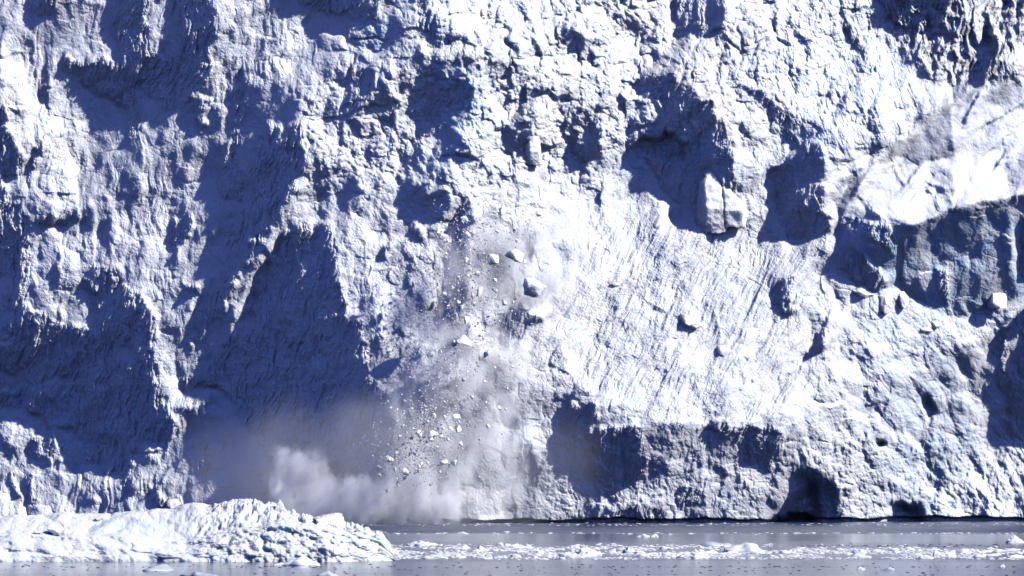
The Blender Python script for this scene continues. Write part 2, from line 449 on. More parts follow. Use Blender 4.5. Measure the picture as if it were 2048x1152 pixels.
def strip(pts, w):
    a, b_ = [], []
    for i, (x, y) in enumerate(pts):
        x0, y0 = pts[max(i - 1, 0)]; x1, y1 = pts[min(i + 1, len(pts) - 1)]
        n_ = math.hypot(x1 - x0, y1 - y0); k = w * (.35 if i in (0, len(pts) - 1) else 1)
        nx_, ny_ = -(y1 - y0) / n_ * k, (x1 - x0) / n_ * k
        a.append((x + nx_, y + ny_)); b_.append((x - nx_, y - ny_))
    return a + b_[::-1]
CLEFTS = [([(1776,308),(1792,350),(1806,372),(1815,363),(1833,335)], 2.6), ([(1846,362),(1895,380),(1903,413)], 3), ([(1801,400),(1830,366)], 2),
          ([(1924,258),(1938,228),(1952,200),(1958,185)], 3.5), ([(1988,338),(2000,322),(2012,316)], 2.6), ([(1735,408),(1770,440),(1776,452)], 2), ([(1706,386),(1722,396),(1745,424)], 2),
          ([(1965,255),(1990,240),(2015,225),(2035,212)], 2.2), ([(2004,270),(2008,300),(1998,330)], 1.8), ([(1878,425),(1868,392),(1848,372)], 1.6),
          ([(1041,201),(1062,198),(1104,180)], 2.2), ([(985,160),(1010,150),(1027,128)], 2), ([(1065,226),(1072,245)], 2), ([(985,30),(990,65)], 2), ([(1200,78),(1215,110)], 3),
          ([(1545,20),(1552,60),(1566,82)], 2.5), ([(1655,20),(1662,75)], 2), ([(1620,90),(1612,130)], 2), ([(1170,0),(1158,18),(1150,20)], 4)]
for pts_, w_ in CLEFTS: PL.append((D, strip(pts_, w_)))
STEP = 1.6
us = np.arange(-220, 2268, STEP, dtype=np.float32)
vs = np.arange(-170, 1062, STEP, dtype=np.float32)
NU, NV = len(us), len(vs)
U, V = np.meshgrid(us, vs)
# natural, ragged outlines
WU = U + 9 * fbm(U / 34, V / 38, 5, 1, .6) + 9 * perlin(U / 150, V / 150, 3)
WV = V + 10 * fbm(U / 30, V / 44, 5, 5, .6)
_crisp = [p_[1] for p_ in PL if min(x for x, y in p_[1]) > 1660 and max(y for x, y in p_[1]) < 650 or len(p_[1]) in (4, 6, 8, 10) and p_[0] == D and p_ in PL[-len(CLEFTS):]]
T = np.full(U.shape, .6, np.float32)
for t, poly in PL:
    k_ = .35 if len(poly) > 3 and any(poly is c_ for c_ in _crisp) else 1.0
    T[inpoly(U + k_ * (WU - U), V + k_ * (WV - V), poly)] = t
Tsh = blur((T < .13).astype(np.float32), 1.5)        # where the large planes are turned away
Tn = np.maximum(T, 0) ** 1.5
fa_, _e = facets((U + .5 * (WU - U)) / 46, (V + .5 * (WV - V)) / 84, 0, 1.4, 1.1)
fb_, _e = facets(WU / 24 + 5, WV / 30, 1, 1.2, .9)
m_sl0 = blur(inpoly(WU, WV, [(1670,420),(1740,330),(1960,160),(2300,120),(2300,380),(2048,388),(1900,418),(1830,450)]).astype(np.float32), 3)
var = .46 * fa_ + .26 * fb_ + .22 * fbm(WU / 22, WV / 70, 4, 3, .6) + .25 * fbm(WU / 90, WV / 110, 2, 8)
calm = blur(((T > .7)).astype(np.float32), 6)
T = np.where(T < .13, T, np.clip(Tn + var * (1 - .8 * m_sl0) * (.75 - .45 * calm) * (.35 + Tn), .0, .97))
T = blur(T, 1)
sx, sy, sz = SUN.x, -SUN.y, SUN.z
hh = math.hypot(sx, sz)
phi0 = math.atan2(hh, sy)
alpha = phi0 - np.arccos(np.clip(T, 0, .97))
alpha = np.where(T < .16, alpha - R(3) * (1 - T / .16), alpha)
q = -np.tan(alpha)                                    # slope of protrusion along the sun's direction on the face
q = np.clip(q, -1.6, 1.4)
qm = float(q[100:-10, 140:-140].mean())
PX = .1 * STEP
g = (q - qm)
uxd, uzd = sx / hh, -sz / hh                          # v grows downward
PAD = 220
ramp = qm * .62
qp = np.pad(q, PAD, mode='edge')
wy = np.clip(np.minimum(np.arange(qp.shape[0]), np.arange(qp.shape[0])[::-1]) / PAD, 0, 1)
wx = np.clip(np.minimum(np.arange(qp.shape[1]), np.arange(qp.shape[1])[::-1]) / PAD, 0, 1)
win = wy[:, None] * wx[None, :]
fu = np.fft.fftfreq(qp.shape[1], d=PX) * 2 * np.pi
fv = np.fft.fftfreq(qp.shape[0], d=PX) * 2 * np.pi
KU, KV = np.meshgrid(fu, fv)
ka = KU * uxd + KV * uzd                              # along the sun
kb = -KU * uzd + KV * uxd                             # across it
lam = (2 * np.pi / 900.) ** 2
filt = 1.0 / (ka ** 2 + .07 * kb ** 2 + lam)
wres = win * (.10 + .75 * np.pad(Tsh, PAD, mode='edge'))
g = (qp - ramp) * win
for it in range(7):                                   # the shaded planes must really turn away from the sun
    F = -1j * ka * np.fft.fft2(g) * filt
    if it < 6:
        g = g + wres * (qp - ramp - np.real(np.fft.ifft2(1j * ka * F)))
P = np.real(np.fft.ifft2(F)).astype(np.float32)
P = np.ascontiguousarray(P[PAD:-PAD, PAD:-PAD])
P = P + ramp * (((U - 1024) * uxd + (V - 600) * uzd) * .1)

# ------------------------------------------------------------------ finer relief, by kind of ice
def soft(poly, r=14):
    return blur(inpoly(WU, WV, poly).astype(np.float32), r)
m_fan = soft([(1090,640),(1180,520),(1200,440),(1350,430),(1560,480),(1680,480),(1640,560),(1600,620),(1640,700),(1590,840),(1480,855),(1330,865),(1270,820),(1160,770),(1060,740)], 10)
m_slab = soft([(1670,420),(1740,330),(1960,160),(2300,120),(2300,380),(2048,388),(1900,418),(1830,450)], 3)
m_wallR = soft([(1678,450),(1740,422),(1834,450),(1921,411),(2300,370),(2300,590),(1917,637),(1800,575),(1692,557),(1667,519)], 6)
m_rub = np.maximum(soft([(620,200),(700,110),(850,100),(1300,110),(1500,200),(1180,340),(1150,420),(1000,430),(640,380)], 20), .75 * soft([(680,-300),(1740,-300),(1800,100),(1700,300),(1500,240),(1300,150),(850,120),(700,120)], 20))
m_spike = soft([(1765,-200),(2300,-300),(2300,150),(1960,160),(1850,150),(1780,50)], 8)
m_left = sstep(760, 560, U)
m_base = sstep(840, 900, V) * sstep(1050, 1150, U)
m_jag = soft([(1560,-100),(1760,-100),(1900,150),(1700,330),(1560,330),(1500,150)], 20)
amp = 1 - .85 * Tsh

uw = U + 10 * fbm(U / 60, V / 60, 3, 2)
vw = V + 10 * fbm(U / 60, V / 60, 3, 6)
detail = np.zeros(U.shape, np.float32)
BA = .55
# large irregular masses and buttresses
m_lobe = soft([(1650,600),(1850,620),(2048,700),(2300,700),(2300,1100),(1780,1100),(1700,900),(1640,760)], 30)
m_dry = (1 - .95 * m_slab) * (1 - .75 * m_fan)
detail += 1.0 * fbm(uw / 95, vw / 140, 3, 3, .5) * amp
# broken blocks, large to small
detail += 3.2 * shards(uw / 62, vw / 74, 1, 1.2, .7) * amp * (.55 + .5 * m_rub) * m_dry
detail += 1.7 * shards(uw / 27 + 3, vw / 33, 2, 1.3, .7) * amp * (.6 + .6 * m_rub) * m_dry
m_peb = np.clip(.5 + .9 * perlin(U / 110, V / 90, 9), 0, 1.2)
detail += .75 * shards(uw / 13, vw / 14, 3) * amp * (.35 + .9 * m_rub + .3 * m_base) * (.4 + m_peb) * m_dry
detail += .34 * shards(U / 7 + perlin(U / 20, V / 20, 2), V / 7.5, 0) * (.35 + .9 * m_rub + .4 * m_base) * (1.4 - m_peb) * m_dry * (1 - .4 * Tsh)
# heaped rounded rubble
detail += .55 * lumps(uw / 15, vw / 14.5, 1) * (.12 + .6 * m_rub + .8 * m_base) * (.3 + m_peb) * m_dry * amp
detail += .22 * lumps(U / 6.6, V / 6.8, 3) * (.30 + .5 * m_rub + .7 * m_base) * (1.5 - m_peb) * m_dry * (1 - .3 * Tsh)
# long rounded lobes sagging to the lower right
l1 = (U * .80 - V * .60); l2 = (U * .60 + V * .80)
detail += m_lobe * (1.6 * fbm((l1 + 10 * fbm(U / 60, V / 60, 2, 5)) / 55, l2 / 130, 4, 6, .5) + 1.3 * lumps(l1 / 36, l2 / 60, 0))
# flutes running down the face
fl = fbm((uw + .12 * V) / 10, V / 60, 4, 11, .55)
detail += .46 * fl * (.30 + .45 * m_left + .5 * m_base) * (1 - m_fan) * (1 - .8 * m_slab) * (.4 + m_peb) * (1 - .5 * Tsh)
fl = fbm((uw - .05 * V) / 42, V / 190, 3, 14, .5) * amp
detail += .8 * fl * (.2 + .8 * m_left) * (1 - m_fan) * (1 - m_slab)
# faint furrows and ledges inside the shaded cliffs
detail += Tsh * (.18 + .22 * m_left) * fbm((uw + .12 * V) / 8, V / 85, 3, 10, .6, ridged=True)
detail += 1.6 * Tsh * (.9 * fbm(uw / 60, vw / 170, 3, 5, .5) + .30 * fbm((uw + .3 * V) / 14, V / 90, 4, 9, .6, ridged=True) + .28 * fbm(U / 30, V / 24, 4, 1, .6) + .6 * shards(uw / 22, vw / 70, 1, .8, .5) + .10 * fbm(U / 6, V / 34, 3, 12, .6))
# scoured snow of the avalanche fan, streaks falling to the lower left
s1 = (U * .86 + V * .50); s2 = (-U * .50 + V * .86)
s1 = s1 + 9 * fbm(U / 110, V / 110, 2, 2) + .8 * fbm(U / 22, V / 26, 2, 6) 
st = fbm(s1 / 7.5 + .6 * perlin(U / 30, V / 30, 1), s2 / 55, 4, 4, .6)
detail += m_fan * (.40 * st + .55 * fbm(s1 / 30, s2 / 160, 3, 7, .55))
f, e = facets(s1 / 9, s2 / 16, 0, .7, .5)
detail += m_fan * .32 * f * sstep(-.2, .6, perlin(U / 70, V / 70, 5) + .2)
detail += m_fan * (1.3 * shards(s1 / 34, s2 / 70, 2, 1.0, .6) + .5 * shards(s1 / 12, s2 / 19, 1) * sstep(-.3, .4, perlin(U / 55, V / 60, 7)))
# smooth tilted slab with long cracks
t1 = (U * .66 + V * .75); t2 = (-U * .75 + V * .66)
f, e = facets((t1 + 14 * fbm(U / 45, V / 45, 3, 6)) / 130, (t2 + 12 * fbm(U / 40, V / 40, 3, 4)) / 62, 2, .7, .30)
tw1 = t1 + 10 * fbm(U / 45, V / 45, 3, 6); tw2 = t2 + 9 * fbm(U / 40, V / 40, 3, 4)
m_sb = np.clip(sstep(285, 345, V) + sstep(1860, 1760, U), 0, 1)
detail += m_slab * (1.2 * shards(tw1 / 60, tw2 / 52, 2, 1.2, .5, .42) * m_sb + 1.6 * shards(tw2 / 190, tw1 / 90, 1, .7, .7, .4) * (1 - m_sb)
                    + .5 * fbm(U / 34, V / 34, 4, 2, .5) + .12 * shards(tw1 / 16, tw2 / 18, 3, 1, .6)
                    )
# jagged blades, top right
detail += m_spike * (2.0 * fbm(uw / 34, V / 80, 4, 2, .5, ridged=True) + .6 * fbm(uw / 12, V / 20, 2, 7))
detail += m_jag * (.22 * fbm((U - .35 * V) / 9, V / 45, 3, 12, .6, ridged=True))
# grain
detail += .11 * fbm(U / 5.2, V / 5.2, 3, 9, .7) * (1 - .5 * m_slab)
detail += .10 * perlin(U / 2.7, V / 2.7, 10) * (1 - .5 * m_slab)
m_fall = soft([(925,400),(1010,340),(1140,360),(1180,470),(1130,600),(1070,700),(1060,800),(1090,1060),(700,1060),(800,850),(840,720),(870,620),(900,520)], 18)
m_graze = (1 - .15 * m_slab) * np.clip(.42 + .85 * blur(T, 8) + .5 * Tsh, .4, 1)      # faces raked by the sun are the smooth, sheared ones
P = P + detail * BA * (1 - .45 * m_fall) * m_graze

# alcoves, caves and holes eaten into the face; metres of recess
def recess(poly, depth, r, wob=1.0):
    global P
    m = blur(inpoly(U + wob * (WU - U), V + wob * (WV - V), poly).astype(np.float32), r)
    P = P - depth * m
recess([(1590,962),(1612,950),(1645,954),(1660,978),(1668,1005),(1676,1070),(1520,1070),(1556,1008),(1572,984)], 4, 7, 1.4)
recess([(1600,985),(1625,972),(1640,985),(1640,1070),(1540,1070),(1570,1010)], 6, 5, .8)
recess([(1570,1032),(1600,1026),(1625,1034),(1625,1070),(1530,1070),(1545,1036)], 6, 2, .5)
recess([(1785,1012),(1834,1014),(1869,1070),(1778,1070)], 5, 4, .9)
recess([(1751,880),(1765,880),(1766,893),(1752,894)], 4, 2, .8)
recess([(1272,296),(1300,268),(1360,275),(1372,300),(1340,320),(1300,318)], 2.5, 2, 1.6)
recess([(1845,790),(1856,795),(1870,830),(1860,832),(1847,808)], 3, 3, 1)
recess([(190,885),(235,868),(255,890),(250,925),(215,940),(185,915)], 1.2, 9, 1)
# the sea has notched the foot of the wall
vsea = HOR + CAMH * FPX / (DIST - P)
notch = -8 + 4 * perlin(U / 45, V * 0 + 2, 3) + 4 * perlin(U / 130, V * 0, 5)
P = P - 2.6 * sstep(-2, 3, V - vsea - notch)

Yd = DIST - P
# ------------------------------------------------------------------ colour of the ice itself
dirt = np.zeros(U.shape, np.float32)
nd = np.clip(.5 + .75 * fbm(U / 26, V / 14, 4, 13, .65), 0, 1) ** 1.6
for poly, k in (([(1280,150),(1330,135),(1400,150),(1480,205),(1490,240),(1400,190),(1330,170)], .75),
                ([(840,100),(1000,108),(1080,130),(1130,170),(1230,190),(1250,220),(1120,200),(1020,140),(900,125)], .7),
                ([(1490,165),(1560,190),(1640,250),(1600,250),(1530,205)], .6),
                ([(1765,-200),(2300,-300),(2300,160),(1960,170),(1860,150),(1780,50)], .6),
                ([(1340,90),(1440,70),(1540,40),(1560,120),(1480,110),(1400,140),(1340,130)], .4),
                ([(1040,260),(1080,250),(1080,340),(1030,335)], .5),
                ([(1130,140),(1300,200),(1260,230),(1150,260)], .4),
                ([(1975,145),(1690,350),(1670,430),(1755,365),(1915,235)], .62),
                ([(1880,420),(2048,385),(2048,410),(1900,440)], .4)):
    dirt = np.maximum(dirt, 1.15 * k * nd * blur(inpoly(WU, WV, poly).astype(np.float32), 8))
dirt = np.maximum(dirt, .22 * m_fan * np.clip(fbm(s1 / 8, s2 / 70, 4, 6, .6) * .9 - .05, 0, 1))
dirt = np.clip(dirt + .10 * np.clip(fbm(U / 40, V / 12, 4, 15, .65) - .55, 0, 1) * (V < 600), 0, 1)
blue = np.zeros(U.shape, np.float32)
nb = np.clip(.5 + .8 * fbm(U / 30, V / 40, 4, 10, .6), 0, 1)
for poly, k in (([(1230,340),(1290,280),(1300,340),(1260,420),(1200,430)], .35), ([(900,120),(1000,140),(1010,240),(930,340),(870,330)], .33),
                ([(1680,440),(1834,455),(1921,415),(2300,400),(2300,600),(1917,640),(1800,578),(1690,560)], .5), ([(1900,600),(1960,590),(1990,620),(1920,650)], .6),
                ([(1700,640),(1860,640),(1990,900),(1900,1040),(1760,1000)], .28), ([(1270,296),(1300,260),(1400,270),(1475,330),(1440,370),(1340,330)], .5),
                ([(2020,430),(2060,420),(2060,570),(2025,540)], .75), ([(740,20),(800,60),(760,110),(720,90)], .35), ([(825,-60),(880,30),(920,88),(858,68)], .4),
                ([(0,50),(40,90),(60,180),(20,120)], .35), ([(1500,100),(1750,20),(1850,150),(1650,330),(1560,260)], .22), ([(60,30),(180,30),(200,120),(100,140)], .1)):
    blue = np.maximum(blue, min(1.9 * k, .9) * nb * blur(inpoly(WU, WV, poly).astype(np.float32), 10))

# ------------------------------------------------------------------ mesh parts of the glacier
X3, Y3, Z3 = ray(U, V, Yd)
CO = np.stack([X3, Y3, Z3], -1).reshape(-1, 3).astype(np.float32)
idx = np.arange(NU * NV, dtype=np.int32).reshape(NV, NU)
Q = np.stack([idx[:-1, :-1], idx[1:, :-1], idx[1:, 1:], idx[:-1, 1:]], -1).reshape(-1, 4)
qu = WU[:-1, :-1].ravel(); qv = WV[:-1, :-1].ravel()
part = np.zeros(len(Q), np.int32)
PARTS = [
 ("ice_wall", None, None),
 ("fluted_snow_slope", "bright scoured snow slope with streaks running down to the left", [(1090,640),(1180,520),(1200,440),(1350,430),(1560,480),(1680,480),(1640,560),(1600,620),(1640,700),(1590,840),(1480,855),(1330,865),(1270,820),(1160,770),(1060,740)]),
 ("tilted_ice_slab", "smooth bright cracked slab of ice leaning up to the right", [(1670,420),(1740,330),(1960,160),(2300,120),(2300,380),(2048,388),(1900,418),(1830,450)]),
 ("fractured_blue_wall", "shaded fractured blue grey ice wall below the tilted slab", [(1678,450),(1740,422),(1834,450),(1921,411),(2300,370),(2300,590),(1917,637),(1800,575),(1692,557),(1667,519)]),
 ("serac_blades", "dirty jagged blades of ice in the top right corner", [(1765,-300),(2300,-300),(2300,150),(1960,160),(1850,150),(1780,50)]),
 ("alcove", "deep shaded alcove under a dirty rounded brow", PL[[i for i, p in enumerate(PL) if p[1][0] == (1270,167)][0]][1]),
 ("ice_cave", "dark arched cave at the waterline", [(1591,957),(1612,948),(1647,950),(1664,975),(1675,1002),(1681,1070),(1515,1070),(1556,1002),(1570,978)]),
 ("shaded_cliff", "tall navy blue cliff face in shadow above the snow cloud", PL[[i for i, p in enumerate(PL) if p[1][0] == (590,456)][0]][1]),
]
for i, (nm, lb, poly) in enumerate(PARTS):
    if poly: part[inpoly(qu, qv, poly)] = i
glacier = empty("glacier", (0, DIST, 0))
tag(glacier, "towering white and blue calving glacier front rising straight from the water", "glacier", kind="structure")
bl_, di_ = blue.ravel(), dirt.ravel()
for i, (nm, lb, poly) in enumerate(PARTS):
    fs = Q[part == i]
    used = np.unique(fs)
    remap = np.zeros(NU * NV, np.int32); remap[used] = np.arange(len(used))
    me = raw_mesh(nm, CO[used] - np.array([0, DIST, 0], np.float32), remap[fs], smooth=False)
    for an, arr in (("blue", bl_), ("dirt", di_)):
        at = me.attributes.new(an, 'FLOAT', 'POINT'); at.data.foreach_set("value", arr[used])
    o = link_mesh(nm, me, M_GLACIER, glacier)
    if lb: o["label"] = lb

def depth_at(u, v):
    i = int(round((v - vs[0]) / STEP)); j = int(round((u - us[0]) / STEP))
    i = min(max(i, 0), NV - 1); j = min(max(j, 0), NU - 1)
    a = Yd[max(i - 3, 0):i + 4, max(j - 3, 0):j + 4]
    return float(a.min())

# ------------------------------------------------------------------ sea
def sheet(name, x0, x1, y0, y1, z, mat):
    co = np.array([(x0, y0, z), (x1, y0, z), (x1, y1, z), (x0, y1, z)], float)
    return link_mesh(name, raw_mesh(name, co, np.array([[0, 1, 2, 3]])), mat)
tag(sheet("water", -3000, 3000, -600, 2500, 0.0, M_WATER), kind="structure")

# ------------------------------------------------------------------ loose ice blocks
import bmesh
def ico(sub):
    bm = bmesh.new(); bmesh.ops.create_icosphere(bm, subdivisions=sub, radius=1)
    co = np.array([v.co[:] for v in bm.verts]); fa = np.array([[v.index for v in f.verts] for f in bm.faces]); bm.free()
    return co, fa
ICO = {s: ico(s) for s in (1, 2, 3, 4, 5)}
def block_mesh(name, seed, sub=3, cuts=16, rough=.10, flat=False, stretch=(1, 1, 1), floor=None):
    """a broken block: a ball cut by random planes, then roughened"""
    rs = np.random.RandomState(seed)
    co, fa = ICO[sub]
    c = co * np.array(stretch)
    for i_ in range(cuts):
        n = rs.normal(size=3)
        if i_ == 0: n = np.array([.55, -.75, .50]) + .2 * n
        if i_ == 1: n = np.array([-.8, -.2, -.6]) + .2 * n
        if i_ == 2: n = np.array([.1, -.4, .95]) + .2 * n
        n /= np.linalg.norm(n)
        lim = rs.uniform(.40, .74) if i_ > 2 else (.36, .62, .45)[i_]
        lim *= np.linalg.norm(n * np.array(stretch))
        d = c @ n
        c = c - np.outer(np.maximum(d - lim, 0), n)
    if rough:
        disp = np.array([mnoise.fractal(Vector(p) * 2.2 + Vector((seed * 3.1, 0, 0)), .8, 2.1, 4) for p in co])
        c = c * (1 + rough * disp)[:, None]
    c = c / np.abs(c).max(0)
    if floor is not None:
        c[:, 2] = np.maximum(c[:, 2], floor)
    return raw_mesh(name, c, fa, smooth=False)
def tower_mesh(name, which):
    """a chiselled, flat-faced ice pinnacle; its foot slants back into the slope"""
    foot = [(-1, .6, -1.25), (-.4, -.1, -1.25), (.8, 0, -1.25), (1.1, .9, -1.25), (0, 2.2, -1.25), (-1, 2, -1.25)]
    body = {0: [(-.92, -.1, -.3), (-.30, -.95, -.45), (.70, -.80, -.4), (1.0, .2, -.3), (-.85, 0, .35), (-.40, -.72, .42), (.55, -.62, .35), (.9, .2, .3), (-.35, -.25, .95), (.22, -.2, 1.0), (.62, .15, .62), (-.2, .8, .8), (.5, 1.1, .2)],
            1: [(-.95, 0, -.3), (-.5, -.8, -.5), (.75, -.7, -.5), (1.1, .3, -.45), (-.92, -.1, .55), (-.55, -.6, .5), (.1, -.5, .25), (-.85, .05, .95), (-.55, .1, 1.0), (.45, .1, .15), (-.5, 1.0, .7), (.6, 1.1, -.2)]}[which]
    bm = bmesh.new()
    for p in foot + body: bm.verts.new(p)
    r = bmesh.ops.convex_hull(bm, input=bm.verts[:])
    bmesh.ops.delete(bm, geom=list({g for g in r['geom_interior'] + r['geom_unused'] if isinstance(g, bmesh.types.BMVert)}), context='VERTS')
    bmesh.ops.triangulate(bm, faces=bm.faces[:])
    for _ in range(4): bmesh.ops.subdivide_edges(bm, edges=bm.edges[:], cuts=1, use_grid_fill=True)
    for v_ in bm.verts:
        q_ = Vector((v_.co.x * 1.5, v_.co.y * 1.5, v_.co.z * 3.2)) + Vector((which * 9., 0, 0))
        v_.co += Vector((mnoise.fractal(q_, .7, 2.1, 5), mnoise.fractal(q_ + Vector((7, 0, 0)), .7, 2.1, 5), .5 * mnoise.fractal(q_ + Vector((0, 7, 0)), .7, 2.1, 4))) * .10
    me = bpy.data.meshes.new(name); bm.to_mesh(me); bm.free()
    return me
def wedge_mesh(name):
    """the big falling wedge: blunt upper left, point to the right, darker underside"""
    rim = [(-.85, .95), (-.15, 1.0), (.45, .55), (1.0, .12), (.50, -.25), (.40, -1.0), (-.15, -.95), (-.80, -.70), (-.95, .2)]
    pts = [(x, .5, z) for x, z in rim] + [(x * .96, -.1, z * .96) for x, z in rim] + [(-.55, -.75, .55), (.05, -.85, .10), (.45, -.55, .05), (-.60, -.70, -.15), (.2, -.45, -.45)]
    bm = bmesh.new()
    for p in pts: bm.verts.new(p)
    r = bmesh.ops.convex_hull(bm, input=bm.verts[:])
    bmesh.ops.delete(bm, geom=list({g for g in r['geom_interior'] + r['geom_unused'] if isinstance(g, bmesh.types.BMVert)}), context='VERTS')
    bmesh.ops.triangulate(bm, faces=bm.faces[:])
    for _ in range(3): bmesh.ops.subdivide_edges(bm, edges=bm.edges[:], cuts=1, use_grid_fill=True)
    for v_ in bm.verts:
        q_ = v_.co * 2.4
        v_.co += Vector((mnoise.fractal(q_, .7, 2.1, 5), mnoise.fractal(q_ + Vector((7, 0, 0)), .7, 2.1, 5), mnoise.fractal(q_ + Vector((0, 7, 0)), .7, 2.1, 4))) * .07
    me = bpy.data.meshes.new(name); bm.to_mesh(me); bm.free()
    return me
chunk_protos = [block_mesh("ice_chunk", 100 + i, 3, 14 + i % 4, .10) for i in range(12)]

def place(o, u, v, Y, wpx, hpx, dpx=None, rot=None):
    s = Y / FPX
    o.location = ray(u, v, Y)
    o.scale = (wpx / 2 * s * 1.06, (dpx or wpx) / 2 * s * 1.06, hpx / 2 * s * 1.06)
    if rot: o.rotation_euler = rot

# ---- chunks flying in front of the face
CH = [ # u, v, w, h, label
 (1069,575,46,38,"largest falling ice block, bright angular wedge with a shaded underside"),
 (1032,509,38,26,"broad white rough topped falling block above the largest wedge"),
 (987,520,24,24,"pointed falling block with a dark left side"),
 (1082,534,13,20,"small upright falling block just above the largest wedge"),
 (1004,420,15,20,"pale oblong falling chunk high in the snow curtain"),
 (1063,624,18,20,"rounded white chunk just below the largest falling wedge"),
 (935,469,9,15,"upright white chunk at the left edge of the falling snow, above the thin curved one"),
 (932,521,8,15,"thin curved sliver of ice left of the pointed falling block"),
 (933,640,13,17,"ragged white chunk alone over the pale dust below the blue shadow"),
 (888,587,9,12,"leftmost small rounded chunk in the blue shadow of the fall"),
 (1077,428,11,14,"small knob of ice with a dirty left side, high right in the curtain"),
 (1030,456,8,17,"narrow leaning grey splinter above the broad white block"),
 (916,604,10,8,"small flat chunk low in the blue shadow of the fall"),
 (991,559,10,8,"small lozenge chunk below the pointed falling block"),
 (959,582,13,20,"pale translucent upright chunk between the blue shadow and the big wedge"),
 (896,612,9,5,"thin flake under the leftmost rounded chunk"),
 (929,682,32,32,"large half veiled jagged block in the middle of the dust"),
 (908,685,11,17,"narrow pale block touching the left of the half veiled jagged block"),
 (865,867,24,15,"long bright chunk slanting down right in the lower fall"),
 (912,834,17,18,"pale rounded chunk above the twin chunks of the lower fall"),
 (916,857,14,15,"right one of the bright twin chunks in the lower fall"),
 (903,856,11,9,"left one of the bright twin chunks in the lower fall"),
 (838,867,15,15,"cubic chunk left of the long slanting chunk"),
 (882,873,9,11,"small upright chunk right of the long slanting chunk"),
 (922,888,8,12,"pear shaped chunk alone below the bright twin chunks"),
 (780,918,21,13,"wide knobbly chunk leftmost above the base of the snow cloud"),
 (811,944,14,17,"upright rounded chunk sinking into the base cloud"),
 (837,942,8,11,"small pointed chunk sinking into the base cloud"),
 (887,925,19,11,"flat pale chunk slanting at the top of the base cloud"),
 (998,814,9,11,"upright chunk beside the knobbly right edge of the fall"),
 (976,852,9,9,"dull square chunk in thin dust right of the twin chunks"),
 (969,763,8,7,"tiny bright chunk above the thin dust on the right"),
]
rnd = random.Random(5)
for i, (u, v, w, h, lb) in enumerate(CH):
    me = chunk_protos[i % 8]
    if w > 20:
        me = block_mesh("ice_chunk", 300 + i, 4, 15, .14)
    if i == 0: me = wedge_mesh("ice_chunk")
    o = link_mesh("ice_chunk", me, M_CHUNK)
    place(o, u, v, depth_at(u, v) - max(3, w * .12) - 13 - (6 if v > 780 else 0), w, h, (w + h) / 2, (0, .05, 0) if i == 0 else (rnd.uniform(-.2, .2), rnd.uniform(-.6, .6), rnd.uniform(-.3, .3)))
    tag(o, lb, "ice chunk", "ice chunks falling in the avalanche")
# small ones along the path of the fall
def path_pt(r):
    t = r.random()
    spine = [(0, 1010, 400, 80), (.2, 985, 480, 95), (.4, 955, 590, 85), (.6, 915, 720, 85), (.8, 870, 860, 85), (1, 820, 950, 80)]
    for a, b_ in zip(spine, spine[1:]):
        if t <= b_[0]:
            k = (t - a[0]) / (b_[0] - a[0])
            cu = a[1] + (b_[1] - a[1]) * k; cv = a[2] + (b_[2] - a[2]) * k; w = a[3] + (b_[3] - a[3]) * k
            return cu + r.gauss(0, w * .55), cv + r.gauss(0, 28)
clus = [(925,530,30,90,.15), (850,850,36,30,.20), (815,925,48,32,.20), (985,700,60,80,.08)]
def pick(r):
    x = r.random(); acc = 0
    for cu, cv, su, sv, p_ in clus:
        acc += p_
        if x < acc: return r.gauss(cu, su), r.gauss(cv, sv)
    return path_pt(r)
n_small = 0
while n_small < 262:
    u, v = pick(rnd)
    if not (720 < u < 1150 and 400 < v < 1000): continue
    s = min(3.6 + rnd.expovariate(1 / 2.2), 12)
    o = link_mesh("ice_chunk", chunk_protos[rnd.randrange(8, 12)], M_CHUNK)
    place(o, u, v, depth_at(u, v) - rnd.uniform(9, 18) - (6 if v > 780 else 0), s * rnd.uniform(.8, 1.3), s, s, (rnd.uniform(0, 6), rnd.uniform(0, 6), rnd.uniform(0, 6)))
    tag(o, "small white fragment flying down with the falling ice", "ice chunk", "small ice fragments flying in the avalanche")
    n_small += 1
# grit
gco, gfa = [], []
c0, f0 = ICO[1]
k = 0
rs = np.random.RandomState(3)
while k < 4200:
    u, v = pick(rnd) if k % 3 else path_pt(rnd)
    if not (700 < u < 1200 and 330 < v < 1010): continue
    Y = depth_at(u, v) - rnd.uniform(6, 17) - (6 if v > 780 else 0)
    s = rnd.uniform(.06, .16)
    gco.append(c0 * s * rs.uniform(.6, 1.4, 3) + np.array(ray(u, v, Y))); gfa.append(f0 + k * len(c0)); k += 1
tag(link_mesh("ice_grit", raw_mesh("ice_grit", np.concatenate(gco), np.concatenate(gfa)), M_CHUNK),
    "fine white ice grit scattered through the falling snow", "ice grit", kind="stuff")

# ---- blocks lodged on the glacier
LB = [ # u, v(centre), w, h, label, cuts-seed
 (1423,396,60,104,"tall pale two pronged ice tower standing below the shaded alcove",11),
 (1464,402,52,78,"shorter leaning ice tower touching the right of the tall pale one",12),
 (1722,583,52,44,"large rounded boulder with a shaded left side, first of the row under the blue wall",13),
 (1770,602,46,52,"bright round boulder in the middle of the row under the blue wall",14),
 (1806,598,34,46,"tapered boulder at the right end of the row under the blue wall",15),
 (1232,568,22,14,"small smooth boulder resting alone on the left of the streaked snow slope",16),
 (1448,702,34,30,"blocky boulder half buried in the middle of the streaked snow slope",17),
 (1380,640,50,34,"pale blue rounded slab sunk in the streaked snow slope",18),
 (1066,292,32,56,"dirty grey upright block in the rubble above the falling snow",19),
 (1990,600,44,40,"snow capped boulder at the right foot of the blue wall",25),
 (1853,660,26,20,"small boulder among rubble below the blue wall",26),
 (1870,648,22,18,"smallest boulder of the rubble below the blue wall",27),
 (350,1006,44,30,"smooth rounded ice boulder at the glacier foot behind the iceberg",30),
]
